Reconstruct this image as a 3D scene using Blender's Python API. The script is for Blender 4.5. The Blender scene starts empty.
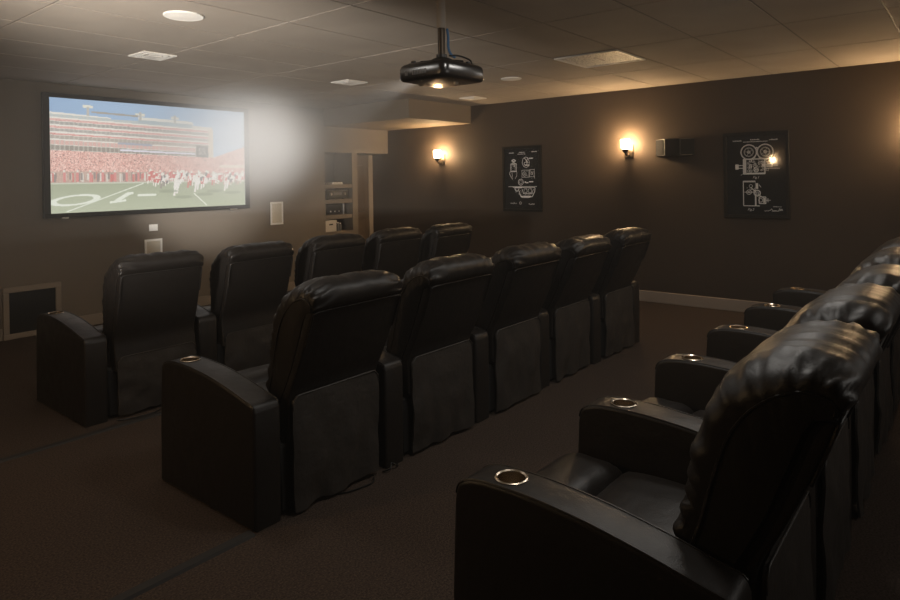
import bpy, bmesh, math, random
import numpy as np
from mathutils import Vector, Matrix, noise
random.seed(7)
SC = bpy.context.scene
COL = SC.collection
PI = math.pi
R = math.radians

# ------------------------------------------------------------------ room sizes (metres)
WX = 7.35      # right wall
FY = 7.25      # screen wall
CZ = 2.513     # ceiling
LX = -0.55     # left wall
BY = -1.35     # back wall
AY = 7.66      # back of the alcove and the equipment niche

# ------------------------------------------------------------------ materials
def nt(name):
    m = bpy.data.materials.new(name); m.use_nodes = True
    t = m.node_tree; t.nodes.clear()
    o = t.nodes.new('ShaderNodeOutputMaterial')
    return m, t, o
def mat(name, col, rough=.6, metal=0., spec=.5, bump=0., bscale=200., var=0., vscale=8., coat=0., detail=3.):
    m, t, o = nt(name)
    b = t.nodes.new('ShaderNodeBsdfPrincipled'); t.links.new(b.outputs[0], o.inputs[0])
    b.inputs['Base Color'].default_value = (*col, 1); b.inputs['Roughness'].default_value = rough
    b.inputs['Metallic'].default_value = metal; b.inputs['Specular IOR Level'].default_value = spec
    if coat: b.inputs['Coat Weight'].default_value = coat; b.inputs['Coat Roughness'].default_value = .25
    tc = t.nodes.new('ShaderNodeTexCoord')
    if var:
        n = t.nodes.new('ShaderNodeTexNoise'); n.inputs['Scale'].default_value = vscale; n.inputs['Detail'].default_value = detail
        t.links.new(tc.outputs['Object'], n.inputs['Vector'])
        r = t.nodes.new('ShaderNodeMapRange'); r.inputs[1].default_value = .3; r.inputs[2].default_value = .7
        r.inputs[3].default_value = 1 - var; r.inputs[4].default_value = 1 + var
        t.links.new(n.outputs['Fac'], r.inputs[0])
        mx = t.nodes.new('ShaderNodeVectorMath'); mx.operation = 'SCALE'; mx.inputs[0].default_value = col
        t.links.new(r.outputs[0], mx.inputs['Scale']); t.links.new(mx.outputs[0], b.inputs['Base Color'])
    if bump:
        n = t.nodes.new('ShaderNodeTexNoise'); n.inputs['Scale'].default_value = bscale; n.inputs['Detail'].default_value = 2
        t.links.new(tc.outputs['Object'], n.inputs['Vector'])
        bp = t.nodes.new('ShaderNodeBump'); bp.inputs['Strength'].default_value = bump; bp.inputs['Distance'].default_value = .01
        t.links.new(n.outputs['Fac'], bp.inputs['Height']); t.links.new(bp.outputs[0], b.inputs['Normal'])
    return m
def emit(name, col, s):
    m, t, o = nt(name)
    e = t.nodes.new('ShaderNodeEmission'); e.inputs[0].default_value = (*col, 1); e.inputs[1].default_value = s
    t.links.new(e.outputs[0], o.inputs[0]); return m

def leather_mat():
    m, t, o = nt('black_leather')
    b = t.nodes.new('ShaderNodeBsdfPrincipled'); t.links.new(b.outputs[0], o.inputs[0])
    b.inputs['Base Color'].default_value = (.013, .0105, .009, 1)
    b.inputs['Specular IOR Level'].default_value = .36
    tc = t.nodes.new('ShaderNodeTexCoord')
    v = t.nodes.new('ShaderNodeTexVoronoi'); v.inputs['Scale'].default_value = 260
    n = t.nodes.new('ShaderNodeTexNoise'); n.inputs['Scale'].default_value = 14; n.inputs['Detail'].default_value = 4
    for k in (v, n): t.links.new(tc.outputs['Object'], k.inputs['Vector'])
    r = t.nodes.new('ShaderNodeMapRange'); r.inputs[3].default_value = .36; r.inputs[4].default_value = .52
    t.links.new(n.outputs['Fac'], r.inputs[0]); t.links.new(r.outputs[0], b.inputs['Roughness'])
    b1 = t.nodes.new('ShaderNodeBump'); b1.inputs['Strength'].default_value = .12; b1.inputs['Distance'].default_value = .002
    b2 = t.nodes.new('ShaderNodeBump'); b2.inputs['Strength'].default_value = .25; b2.inputs['Distance'].default_value = .012
    t.links.new(v.outputs['Distance'], b1.inputs['Height']); t.links.new(n.outputs['Fac'], b2.inputs['Height'])
    t.links.new(b1.outputs[0], b2.inputs['Normal']); t.links.new(b2.outputs[0], b.inputs['Normal'])
    return m

M = dict(
    leather=leather_mat(),
    vinyl=mat('skirt_vinyl', (.034, .029, .025), .5, spec=.4, bump=.3, bscale=30),
    cloth=mat('black_base_cloth', (.008, .007, .0065), .9),
    chrome=mat('brushed_steel', (.62, .53, .42), .24, 1.),
    carpet=mat('brown_carpet', (.068, .049, .038), .95, spec=.1, bump=.9, bscale=230, var=.5, vscale=120, detail=5),
    rightwall=mat('dark_brown_paint', (.060, .043, .031), .7, spec=.25, bump=.06, bscale=160, var=.05, vscale=2),
    frontwall=mat('taupe_paint', (.19, .158, .125), .7, spec=.3, bump=.06, bscale=160, var=.04, vscale=2),
    soffit=mat('soffit_paint', (.22, .175, .13), .75, spec=.3, bump=.05, bscale=160),
    tile=mat('ceiling_tile_tan', (.35, .305, .26), .85, spec=.2, bump=.12, bscale=110, var=.06, vscale=2.5),
    grid=mat('ceiling_grid_tan', (.15, .13, .11), .6, spec=.3),
    trim=mat('cream_trim', (.36, .30, .245), .45, spec=.4),
    tantrim=mat('taupe_trim', (.30, .25, .20), .5, spec=.4),
    white=mat('white_enamel', (.86, .83, .78), .5),
    cream=mat('cream_grille', (.62, .57, .47), .75, bump=.5, bscale=400),
    grey=mat('dull_grey_plastic', (.13, .125, .12), .5),
    black=mat('black_satin', (.012, .011, .010), .42),
    gloss=mat('black_gloss', (.014, .012, .011), .2, coat=.6),
    felt=mat('black_felt', (.008, .008, .009), .95, spec=.1),
    mesh=mat('black_speaker_cloth', (.014, .014, .015), .9, spec=.2, bump=.5, bscale=500),
    frame=mat('black_frame_wood', (.005, .004, .0035), .5, spec=.3),
    print_=mat('charcoal_print', (.007, .0065, .006), .8, var=.5, vscale=7, detail=6),
    ink=mat('chalk_white_ink', (.95, .92, .87), .9),
    bronze=mat('dark_bronze', (.06, .045, .032), .4, .8),
    lampglass=emit('lit_frosted_glass', (1., .67, .35), 290.),
    blue=mat('blue_cable_jacket', (.05, .16, .34), .5),
    wood=mat('brown_door_paint', (.10, .072, .05), .5),
    lens=mat('projector_lens_glass', (.02, .02, .05), .05, spec=.9),
    strip=mat('dark_floor_strip', (.014, .012, .010), .75),
    niche=mat('niche_dark_paint', (.055, .050, .047), .8),
    steel=mat('dull_steel', (.45, .43, .40), .35, 1.),
    cardboard=mat('white_box_card', (.52, .48, .43), .7),
)

# ------------------------------------------------------------------ mesh helpers
class MB:
    def __init__(s): s.bm = bmesh.new()
    def frame(s, x0, x1, z0, z1, f, y0, y1, bev=.003, top=None):
        g = top or f
        s.box(x0, x1, y0, y1, z0, z0+g, bev, 1); s.box(x0, x1, y0, y1, z1-g, z1, bev, 1)
        s.box(x0, x0+f, y0, y1, z0+g, z1-g, bev, 1); s.box(x1-f, x1, y0, y1, z0+g, z1-g, bev, 1); return s
    def box(s, x0, x1, y0, y1, z0, z1, bev=0., seg=2):
        b = bmesh.new(); bmesh.ops.create_cube(b, size=1)
        for v in b.verts: v.co = Vector(((x0+x1)/2 + v.co.x*(x1-x0), (y0+y1)/2 + v.co.y*(y1-y0), (z0+z1)/2 + v.co.z*(z1-z0)))
        if bev: bmesh.ops.bevel(b, geom=list(b.edges), offset=bev, segments=seg, profile=.5, affect='EDGES')
        s.merge(b); return s
    def merge(s, b):
        me = bpy.data.meshes.new('t'); b.to_mesh(me); b.free(); s.bm.from_mesh(me); bpy.data.meshes.remove(me)
    def prism(s, prof, x0, x1, axis='x', bev=0., seg=3):
        b = bmesh.new()
        def mk(p, c): return {'x': (c, p[0], p[1]), 'y': (p[0], c, p[1]), 'z': (p[0], p[1], c)}[axis]
        A = [b.verts.new(mk(p, x0)) for p in prof]; B = [b.verts.new(mk(p, x1)) for p in prof]
        n = len(prof)
        fa = b.faces.new(A); fb = b.faces.new(B[::-1])
        for i in range(n): b.faces.new((A[i], B[i], B[(i+1) % n], A[(i+1) % n]))
        bmesh.ops.recalc_face_normals(b, faces=list(b.faces))
        if bev: bmesh.ops.bevel(b, geom=list(set(fa.edges) | set(fb.edges)), offset=bev, segments=seg, profile=.5, affect='EDGES')
        s.merge(b); return s
    def tube(s, pts, r, n=8, closed=False):
        pts = [Vector(p) for p in pts]; rings = []; N = len(pts)
        up = None
        for i, p in enumerate(pts):
            if closed: d = pts[(i+1) % N] - pts[i-1]
            else: d = pts[min(i+1, N-1)] - pts[max(i-1, 0)]
            d.normalize()
            if up is None:
                up = Vector((0, 0, 1)) if abs(d.z) < .9 else Vector((1, 0, 0))
            a = d.cross(up)
            if a.length < 1e-4: a = d.cross(Vector((1, .3, 0)))
            a.normalize(); c = a.cross(d); up = c
            rings.append([s.bm.verts.new(p + (a*math.cos(2*PI*k/n) + c*math.sin(2*PI*k/n))*r) for k in range(n)])
        for i in range(N if closed else N-1):
            A, B = rings[i], rings[(i+1) % N]
            for k in range(n): s.bm.faces.new((A[k], A[(k+1) % n], B[(k+1) % n], B[k]))
        if not closed: s.bm.faces.new(rings[0][::-1]); s.bm.faces.new(rings[-1])
        return s
    def lathe(s, prof, cx, cy, cz=0., n=28, cap=True):
        rings = [[s.bm.verts.new((cx + r*math.cos(2*PI*k/n), cy + r*math.sin(2*PI*k/n), cz + z)) for k in range(n)] for r, z in prof]
        for A, B in zip(rings, rings[1:]):
            for k in range(n): s.bm.faces.new((A[k], A[(k+1) % n], B[(k+1) % n], B[k]))
        if cap: s.bm.faces.new(rings[0][::-1]); s.bm.faces.new(rings[-1])
        return s
    def mesh(s, name, m, smooth=None):
        bmesh.ops.recalc_face_normals(s.bm, faces=list(s.bm.faces))
        me = bpy.data.meshes.new(name); s.bm.to_mesh(me); s.bm.free(); me.materials.append(m)
        if smooth is not None:
            me.polygons.foreach_set('use_smooth', [True]*len(me.polygons))
            try: me.set_sharp_from_angle(angle=R(smooth))
            except Exception: pass
        return me
    def build(s, name, m, parent=None, smooth=35):
        return link(name, s.mesh(name, m, smooth), parent)
def link(name, data, parent=None):
    o = bpy.data.objects.new(name, data); COL.objects.link(o)
    if parent: o.parent = parent
    return o
def tag(o, label=None, cat=None, group=None, kind=None):
    if label: o['label'] = label
    if cat: o['category'] = cat
    if group: o['group'] = group
    if kind: o['kind'] = kind
    return o
def thing(name, label, cat, loc=(0, 0, 0), group=None):
    o = link(name, None); o.location = loc; o.empty_display_size = .1
    return tag(o, label, cat, group)
def struct(name, mb, m, parent=None):
    o = mb.build(name, m, parent)
    if not parent: tag(o, kind='structure')
    return o
def copy_tree(o, parent=None):
    c = o.copy(); COL.objects.link(c)
    if parent: c.parent = parent
    for ch in list(o.children): copy_tree(ch, c)
    return c

# ------------------------------------------------------------------ the setting
struct('floor', MB().box(LX-.1, WX+.1, BY-.1, AY+.1, -.1, 0), M['carpet'])
# ceiling: lay-in tiles between flat bars
gx = [4.93 + 1.165*k for k in range(-5, 3)]; gx = [x for x in gx if LX < x < WX]
gy = [1.035 + .605*k for k in range(-4, 11)]; gy = [y for y in gy if BY < y < FY]
ceil = struct('ceiling', MB().box(LX-.1, WX+.1, BY-.1, AY+.1, CZ+.006, CZ+.1), M['tile'])
mb = MB(); ex = [LX] + gx + [WX]; ey = [BY] + gy + [FY]
g = .007
for a, b in zip(ex, ex[1:]):
    for c, d in zip(ey, ey[1:]):
        mb.box(a+g, b-g, c+g, d-g, CZ-.0015, CZ+.008)
tl = mb.build('ceiling_tiles', M['tile'], ceil)
mb = MB()
for x in gx: mb.box(x-.008, x+.008, BY, FY, CZ+.003, CZ+.007)
for y in gy: mb.box(LX, WX, y-.008, y+.008, CZ+.0025, CZ+.007)
mb.build('ceiling_grid', M['grid'], ceil)

struct('wall_right', MB().box(WX, WX+.12, BY-.1, AY+.1, 0, CZ+.05), M['rightwall'])
struct('wall_left', MB().box(LX-.12, LX, BY-.1, AY+.1, 0, CZ+.05), M['rightwall'])
struct('wall_back', MB().box(LX, WX, BY-.12, BY, 0, CZ+.05), M['rightwall'])
NX0, NX1, NZ0, HZ = 6.06, 6.585, .74, 1.893
OX0 = 6.69
mb = MB()
mb.box(LX, NX0, FY, AY, 0, CZ+.05)                 # wall behind the screen
mb.box(NX0, WX, FY, AY, HZ, CZ+.05)                # header over niche and alcove
mb.box(NX1, OX0, FY, AY, 0, HZ)                    # post between niche and alcove
mb.box(NX0, NX1, FY, AY, 0, NZ0)                   # wall under the niche
struct('wall_front', mb, M['frontwall'])
struct('wall_alcove', MB().box(NX0, WX+.1, AY, AY+.1, 0, CZ), M['niche'])
# sliver of door in the alcove behind the post
d = struct('door_1', MB().box(OX0+.03, 7.26, AY-.05, AY-.002, 0, 1.875, .004, 1), M['wood'])
mb = MB()
for z0, z1 in ((.2, .85), (.98, 1.72)):
    mb.box(OX0+.12, 7.16, AY-.062, AY-.05, z0, z1, .008, 2)
mb.build('door_panel', M['wood'], d)
struct('trim_1', MB().box(7.262, 7.348, AY-.06, AY-.002, 0, 1.89, .004, 1), M['tantrim'])
# soffit box hanging at the corner
struct('soffit', MB().box(6.05, WX-.002, 5.583, FY-.002, 2.262, CZ-.002), M['soffit'])
# baseboards
struct('baseboard_right', MB().box(WX-.016, WX, BY, AY-.07, 0, .127, .004, 1), M['trim'])
struct('baseboard_front', MB().box(LX, 2.078, FY-.016, FY, 0, .115, .004, 1).box(2.597, OX0, FY-.016, FY, 0, .115, .004, 1), M['tantrim'])
struct('baseboard_left', MB().box(LX, LX+.016, BY, FY-.02, 0, .127, .004, 1), M['trim'])

# ------------------------------------------------------------------ floor strips
s1 = MB().prism([(2.352, 0), (2.36, .010), (2.40, .010), (2.412, 0)], LX+.02, 1.565).build('floor_strip', M['strip'])
tag(s1, 'dark flat cord cover across the carpet from the left wall to the second row', 'floor strip')
s2 = MB().prism([(4.062, 0), (4.07, .010), (4.105, .010), (4.115, 0)], LX+.02, 2.6).build('floor_strip', M['strip'])
tag(s2, 'dark flat cord cover on the carpet just behind the front row', 'floor strip')

# ------------------------------------------------------------------ recliner
AW = .141; PT = .765; HW = .271
def catmull(P, n):
    out = []
    for i in range(len(P)-1):
        p0 = P[max(i-1, 0)]; p1 = P[i]; p2 = P[i+1]; p3 = P[min(i+2, len(P)-1)]
        for k in range(n):
            t = k/n
            out.append(tuple(.5*((2*b) + (c-a)*t + (2*a-5*b+4*c-d)*t*t + (3*b-a-3*c+d)*t**3) for a, b, c, d in zip(p0, p1, p2, p3)))
    out.append(P[-1]); return out
TOP = catmull([(.0, .500), (.018, .532), (.08, .546), (.20, .572), (.36, .598), (.50, .611), (.60, .614), (.69, .611), (.745, .600), (.778, .577), (.790, .53)], 4)
PROF = [(.004, .002)] + [(.0, .26)] + TOP + [(.797, .40), (.804, .25), (.804, .002)]
CUPY = .631; CUPR = .044
def arm_mesh():
    b = MB(); b.prism(PROF, -AW/2+.002, AW/2-.002, bev=.014, seg=4)
    me = b.mesh('armrest', M['leather'], None)
    o = bpy.data.objects.new('t', me); COL.objects.link(o)
    c = MB().lathe([(CUPR, 0), (CUPR, .2)], 0, CUPY, .545, 28)
    co = bpy.data.objects.new('t2', c.mesh('t2', M['leather'])); COL.objects.link(co)
    md = o.modifiers.new('b', 'BOOLEAN'); md.object = co; md.operation = 'DIFFERENCE'; md.solver = 'EXACT'
    dg = bpy.context.evaluated_depsgraph_get()
    res = bpy.data.meshes.new_from_object(o.evaluated_get(dg))
    bpy.data.objects.remove(o); bpy.data.objects.remove(co)
    b = MB(); b.bm.from_mesh(res); bpy.data.meshes.remove(res)
    for sx in (-1, 1):                               # welt along both top edges
        b.tube([(sx*(AW/2-.010), y, z-.002) for y, z in TOP[3:-2]], .0042, 6)
    me = b.mesh('armrest', M['leather'], 40)
    me.materials.clear(); me.materials.append(M['leather'])
    return me
def cup_mesh():
    z = .6135
    p = [(CUPR-.002, z-.07), (CUPR-.002, z-.002), (CUPR+.004, z-.001), (CUPR+.005, z+.003), (CUPR+.001, z+.005), (CUPR-.004, z+.002), (CUPR-.006, z-.066), (.001, z-.067)]
    return MB().lathe(p, 0, CUPY, 0, 32, False).mesh('cup_holder', M['chrome'], 50)
PIV = Vector((0, .075, .46))
OUT = catmull([(-.170, .915), (-.198, .945), (-.202, .990), (-.174, 1.026), (-.112, 1.046), (-.038, 1.036), (.030, .994), (.080, .930), (.114, .845), (.138, .755), (.158, .670), (.178, .600), (.186, .555), (.176, .510), (.140, .480)], 4)
INN = [(.085, .470), (.030, .560), (-.020, .660), (-.065, .770), (-.103, .868), (-.125, .905)]
def cushion_mesh(seed):
    bm = bmesh.new()
    ts = [-1, -.985, -.955, -.91, -.86, -.8, -.74, -.68, -.62] + [-.56 + .08*k for k in range(15)] + [.62, .68, .74, .8, .86, .91, .955, .985, 1]
    L = [0.]
    for a, b in zip(OUT, OUT[1:]): L.append(L[-1] + math.hypot(b[0]-a[0], b[1]-a[1]))
    n = len(OUT); rings = []
    for t in ts:
        a = abs(t); ring = []
        k = 1 - .10*max(0, (a-.30)/.70)**2.6
        rd = max(0, (a-.86)/.14); k -= .13*(1-math.sqrt(max(0, 1-rd*rd)))
        edge = max(0, (a-.42)/.58)**1.3
        corner = .17*max(0, (a-.55)/.45)**2.2
        for i, (y, z) in enumerate(OUT):
            u = L[i]/L[-1]
            # nearest core point for this station
            f = u*(len(INN)-1); j = len(INN)-1-f; j0 = int(min(max(j, 0), len(INN)-2)); w = j-j0
            cy = INN[j0][0]*(1-w) + INN[j0+1][0]*w; cz = INN[j0][1]*(1-w) + INN[j0+1][1]*w
            kk = k - corner*math.exp(-((u-.27)/.13)**2) if 0 < i < n-1 else 1
            yy = cy + (y-cy)*kk; zz = cz + (z-cz)*kk
            # gathers near the side seams, slack folds across the top
            ph = noise.noise((seed*3.1 + t*1.2, u*4, seed))
            wr = edge*(.0095*math.sin(L[i]*105 + 11*ph + seed + (2.5 if t > 0 else 0)) + .008*noise.noise((t*3+seed, u*24, seed*2.)))
            wr += .0030*noise.noise((t*2.1+seed*5, u*7 + t*1.4, 3.3+seed))
            top = math.exp(-((u-.26)/.20)**2)
            # slack folds running front to back over the crest, finer towards the seams
            fold = noise.noise((t*6.5 + u*2.4 + seed, u*2.2, 8.+seed)) + .55*noise.noise((t*14 - u*3.5 + seed, u*3.4, 2.+seed))
            wr += (.25 + .75*top)*.0072*fold*(1-.4*edge)
            # lumbar crease and headrest crease
            wr -= .007*math.exp(-((u-.50)/.014)**2)*(1-.3*a)
            # two sewn verticals down the headrest
            wr -= .0035*math.exp(-((a-.47)/.03)**2)*top
            wr *= min(1, i/3)*min(1, (n-1-i)/3)
            d = math.hypot(y-cy, z-cz) or 1
            sb = t*(HW + .022*math.sin(PI*min(1, u*1.25)) + .004*math.sin(u*7+seed))
            ring.append(bm.verts.new((sb, yy + (y-cy)/d*wr, zz + (z-cz)/d*wr)))
        for y, z in INN: ring.append(bm.verts.new((t*HW, y, z)))
        rings.append(ring)
    m = len(rings[0])
    for A, B in zip(rings, rings[1:]):
        for k in range(m): bm.faces.new((A[k], A[(k+1) % m], B[(k+1) % m], B[k]))
    bm.faces.new(rings[0]); bm.faces.new(rings[-1][::-1])
    bmesh.ops.triangulate(bm, faces=[f for f in bm.faces if len(f.verts) > 4])
    b = MB(); b.bm.free(); b.bm = bm
    for sx in (-1, 1):
        P = []
        for i in range(3, n-8):
            u = L[i]/L[-1]; f = u*(len(INN)-1); j = len(INN)-1-f; j0 = int(min(max(j, 0), len(INN)-2)); w = j-j0
            cy = INN[j0][0]*(1-w) + INN[j0+1][0]*w; cz = INN[j0][1]*(1-w) + INN[j0+1][1]*w
            q = .60; y, z = OUT[i]; bulge = .022*math.sin(PI*min(1, u*1.25)) + .004*math.sin(u*7+seed)
            P.append((sx*(HW + bulge*q/.79 + .002), cy + (y-cy)*q, cz + (z-cz)*q))
        b.tube(P, .0042, 6)
    for v in bm.verts: v.co -= PIV
    return b.mesh('back_cushion', M['leather'], 60)
def panel_mesh():
    prof = [(-.170, .917), (-.128, .722), (-.083, .545)][:1] + catmull([(-.168, .905), (-.112, .760), (-.052, .628), (.0, .530), (.006, .44), (.006, .33)], 3) + [(.085, .33), (.088, .455), (.030, .560), (-.020, .660), (-.065, .770), (-.108, .880), (-.130, .915)]
    b = MB().prism(prof, -HW, HW, bev=.009, seg=3)
    for v in b.bm.verts: v.co -= PIV
    return b.mesh('back_panel', M['leather'], 40)
def welt_mesh():
    q = catmull([(-.112, .760), (-.142, .835), (-.170, .912)], 4)
    pts = [(-HW+.004, y-.004, z) for y, z in q] + [(-HW+.03+(2*HW-.06)*k/8, -.176, .918) for k in range(9)] + [(HW-.004, y-.004, z) for y, z in q[::-1]]
    b = MB().tube(pts, .0048, 6)
    for v in b.bm.verts: v.co -= PIV
    return b.mesh('seam_welt', M['leather'], 60)
def skirt_mesh(ztop, seed, yb=-.016, hw=.262):
    bm = bmesh.new(); nx, nz = 26, 20; G = {}
    z0 = .022
    for s, off in ((0, 0.), (1, .009)):
        for i in range(nx+1):
            for j in range(nz+1):
                u = -1 + 2*i/nx; v = j/nz
                zb = z0 + .014*noise.noise((u*2.2+seed, 2, seed)) + .006*noise.noise((u*6, seed, 1))
                zt = ztop - .03*max(0, (abs(u)-.88)/.12)**2
                z = zb + (zt-zb)*v
                y = yb + off - .010*math.sin(v*PI)*(1-u*u) + .021*(1-v)**.7*noise.noise((u*2.5+seed, v*2.2, seed)) + .009*noise.noise((u*3+v*3+seed, v*4-u*2, 5+seed))*(1-v*.5)
                G[s, i, j] = bm.verts.new((u*hw*(1-.012*(1-v)), y, z))
    for i in range(nx):
        for j in range(nz):
            bm.faces.new((G[0, i, j], G[0, i+1, j], G[0, i+1, j+1], G[0, i, j+1])); bm.faces.new((G[1, i, j], G[1, i, j+1], G[1, i+1, j+1], G[1, i+1, j]))
    for i in range(nx):
        for j in (0, nz): bm.faces.new((G[0, i, j], G[1, i, j], G[1, i+1, j], G[0, i+1, j]))
    for j in range(nz):
        for i in (0, nx): bm.faces.new((G[0, i, j], G[0, i, j+1], G[1, i, j+1], G[1, i, j]))
    b = MB(); b.bm.free(); b.bm = bm
    # welt along the top
    b.tube([(-hw+.002, yb, ztop-.06)] + [(hw*u, yb-.001, ztop - .03*max(0, (abs(u)-.88)/.12)**2 - .001) for u in [-.995+.0995*2*k/2 for k in range(21)]] + [(hw-.002, yb, ztop-.06)], .0035, 6)
    return b.mesh('skirt', M['vinyl'], 60)
def pad_mesh(x0, x1, y0, y1, z0, z1, puff, seed, name, rr=.05):
    """soft upholstered pad: rounded box with a domed, lightly creased top"""
    b = MB(); b.box(x0, x1, y0, y1, z0, z1)
    bmesh.ops.subdivide_edges(b.bm, edges=list(b.bm.edges), cuts=11, use_grid_fill=True)
    cx, cy, cz = (x0+x1)/2, (y0+y1)/2, (z0+z1)/2; h = ((x1-x0)/2, (y1-y0)/2, (z1-z0)/2)
    r = min(rr, h[2]*.95)
    for v in b.bm.verts:
        q = Vector((v.co.x-cx, v.co.y-cy, v.co.z-cz))
        inn = Vector([max(-h[k]+r, min(h[k]-r, q[k])) for k in range(3)])
        dd = q-inn
        if dd.length > 1e-6: q = inn + dd.normalized()*r
        u, w = q.x/h[0], q.y/h[1]
        if q.z > 0: q.z += puff*max(0, 1-u*u)*max(0, 1-w*w) + .005*noise.noise((u*3+seed, w*3, seed))
        v.co = Vector((cx, cy, cz)) + q
    return b.mesh(name, M['leather'], 60)

ARM = arm_mesh(); CUP = cup_mesh(); PANEL = panel_mesh(); WELT = welt_mesh()
CUSH = [cushion_mesh(s) for s in (1.3, 4.7, 9.2, 13.9)]
SKIRT = [skirt_mesh(.528, s) for s in (2.1, 5.5, 8.3)]
SKIRTLOW = [skirt_mesh(.388, s) for s in (3.1, 6.5)]
BASE = MB().box(-.30, .30, .03, .76, .015, .31, .01, 1).mesh('base', M['cloth'], 40)
SEATM = pad_mesh(-.301, .301, .10, .60, .26, .425, .028, 1., 'seat_cushion', .06)
ROLLM = pad_mesh(-.301, .301, .565, .835, .27, .435, .022, 2., 'seat_roll', .07)
FOOTM = pad_mesh(-.30, .30, .755, .825, .05, .36, .0, 3., 'footrest', .03)

def make_recliner():
    root = thing('recliner', 'black leather recliner', 'recliner')
    link('base', BASE, root); link('seat_cushion', SEATM, root); link('seat_roll', ROLLM, root); link('footrest', FOOTM, root)
    for nm, me in (('back_cushion', CUSH[0]), ('back_panel', PANEL)):
        o = link(nm, me, root); o.location = PIV
        if nm == 'back_panel': link('seam_welt', WELT, o)
    link('skirt', SKIRT[0], root)
    a = link('armrest', ARM, root); a.location = (-PT/2, 0, 0)
    c = link('cup_holder', CUP, a); c['label'] = 'round brushed steel cup holder'
    return root
def add_right_arm(root):
    a = link('armrest', ARM, root); a.location = (PT/2, 0, 0)
    c = link('cup_holder', CUP, a); c['label'] = 'round brushed steel cup holder'

ROWS = [  # x of first arm's left face, rear y, lean change, back drop
    (1.630, 4.215, -9., -.042, 'front', 'row nearest the screen', [
        'black leather recliner at the left end of the front row, nearest the floor grille',
        'second black recliner from the left in the front row',
        'middle black recliner of the front row, third from either end',
        'fourth black recliner from the left in the front row, in front of the equipment niche',
        'black recliner at the right end of the front row, farthest from the viewer']),
    (1.571, 2.355, 0., 0., 'middle', '', [
        'black leather recliner at the left end of the middle row, its rear skirt fully showing',
        'second black recliner from the left in the middle row, beside the big end chair',
        'middle black recliner of the middle row, two chairs each side',
        'fourth black recliner from the left in the middle row, warm highlight on its headrest',
        'black recliner at the right end of the middle row, before the bare carpet']),
    (1.477, .4196, 0., 0., 'back', '', [
        'largest, nearest black leather recliner, in the right foreground',
        'second nearest black recliner of the back row, headrest just behind the foreground chair',
        'middle black recliner of the back row, third from the viewer',
        'fourth black recliner of the back row, partly hidden by the nearer headrests',
        'farthest black recliner of the back row, its armrest closest to the right wall']),
]
proto = make_recliner(); first = True
for ri, (xa, yr, lean, drop, nm, _, labels) in enumerate(ROWS):
    for i in range(5):
        if first: o = proto; first = False
        else: o = copy_tree(proto)
        o.location = (xa + AW/2 + PT/2 + PT*i*(.988 if ri == 0 else 1), yr + (.012*math.sin(i*2.3+ri) if ri < 2 else 0), 0)
        o['label'] = labels[i]; o['group'] = 'black leather recliners in the %s row' % nm
        for ch in o.children:
            k = ch.name.split('.')[0]
            if k in ('back_cushion', 'back_panel'):
                ch.rotation_euler = (R(lean + 1.6*math.sin(i*1.9+ri*2)), 0, 0) if (i or ri == 0) else (0, 0, 0)
                ch.location = PIV + Vector((0, 0, drop))
                if k == 'back_cushion':
                    ch.data = CUSH[(i + ri*2) % 4]
                    if ri == 2: ch.scale = (1.06, 1.17, .99); ch.rotation_euler[0] += R(-4.5)   # plumper cushions
            if k == 'skirt': ch.data = SKIRTLOW[i % 2] if ri == 0 else SKIRT[(i+ri) % 3]
        if i == 4: last = o
    add_right_arm(last)

# loose power cords trailing out under the chairs
def cord(pts, label, r=.004):
    p = catmull([tuple(q) for q in pts], 5)
    tag(MB().tube(p, r, 6).build('extension_cable', M['black'], smooth=60), label, 'cable')
cord([(1.80, 4.17, .006), (1.88, 4.14, .006), (1.95, 4.125, .007), (2.02, 4.13, .006), (2.08, 4.17, .006)], 'thin cord lying under the skirt of the left front row chair')
cord([(2.00, 2.36, .006), (2.05, 2.325, .006), (2.12, 2.305, .007), (2.19, 2.30, .006), (2.23, 2.335, .006)], 'thin cord on the carpet behind the left end chair of the middle row')
cord([(2.30, 2.345, .006), (2.325, 2.315, .02), (2.35, 2.33, .035), (2.375, 2.32, .02), (2.40, 2.335, .006), (2.42, 2.35, .006)], 'bunched cord between the first two chairs of the middle row')

# ------------------------------------------------------------------ projection screen
SX0, SX1, SZ0, SZ1 = 2.437, 4.787, 1.148, 2.414
scr = thing('projection_screen', 'large wall mounted screen showing a football game in a red crowded stadium', 'screen', ((SX0+SX1)/2, FY, SZ0))
inv = Matrix.Translation(-Vector(scr.location))
def put(mb, name, m, parent, smooth=35):
    for v in mb.bm.verts: v.co = inv @ v.co
    return mb.build(name, m, parent, smooth)
fw = .062
mb = MB()
mb.frame(SX0, SX1, SZ0, SZ1, fw, FY-.055, FY-.004, .004, fw*.75)
put(mb, 'screen_frame', M['felt'], scr)
b1 = put(MB().box(2.60, 2.66, FY-.06, FY-.02, SZ0-.012, SZ0+.006, .003, 1), 'screen_clip', M['white'], scr)
b2 = put(MB().box(4.50, 4.60, FY-.06, FY-.02, SZ0-.012, SZ0+.008, .003, 1), 'screen_clip', M['steel'], scr)

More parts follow.
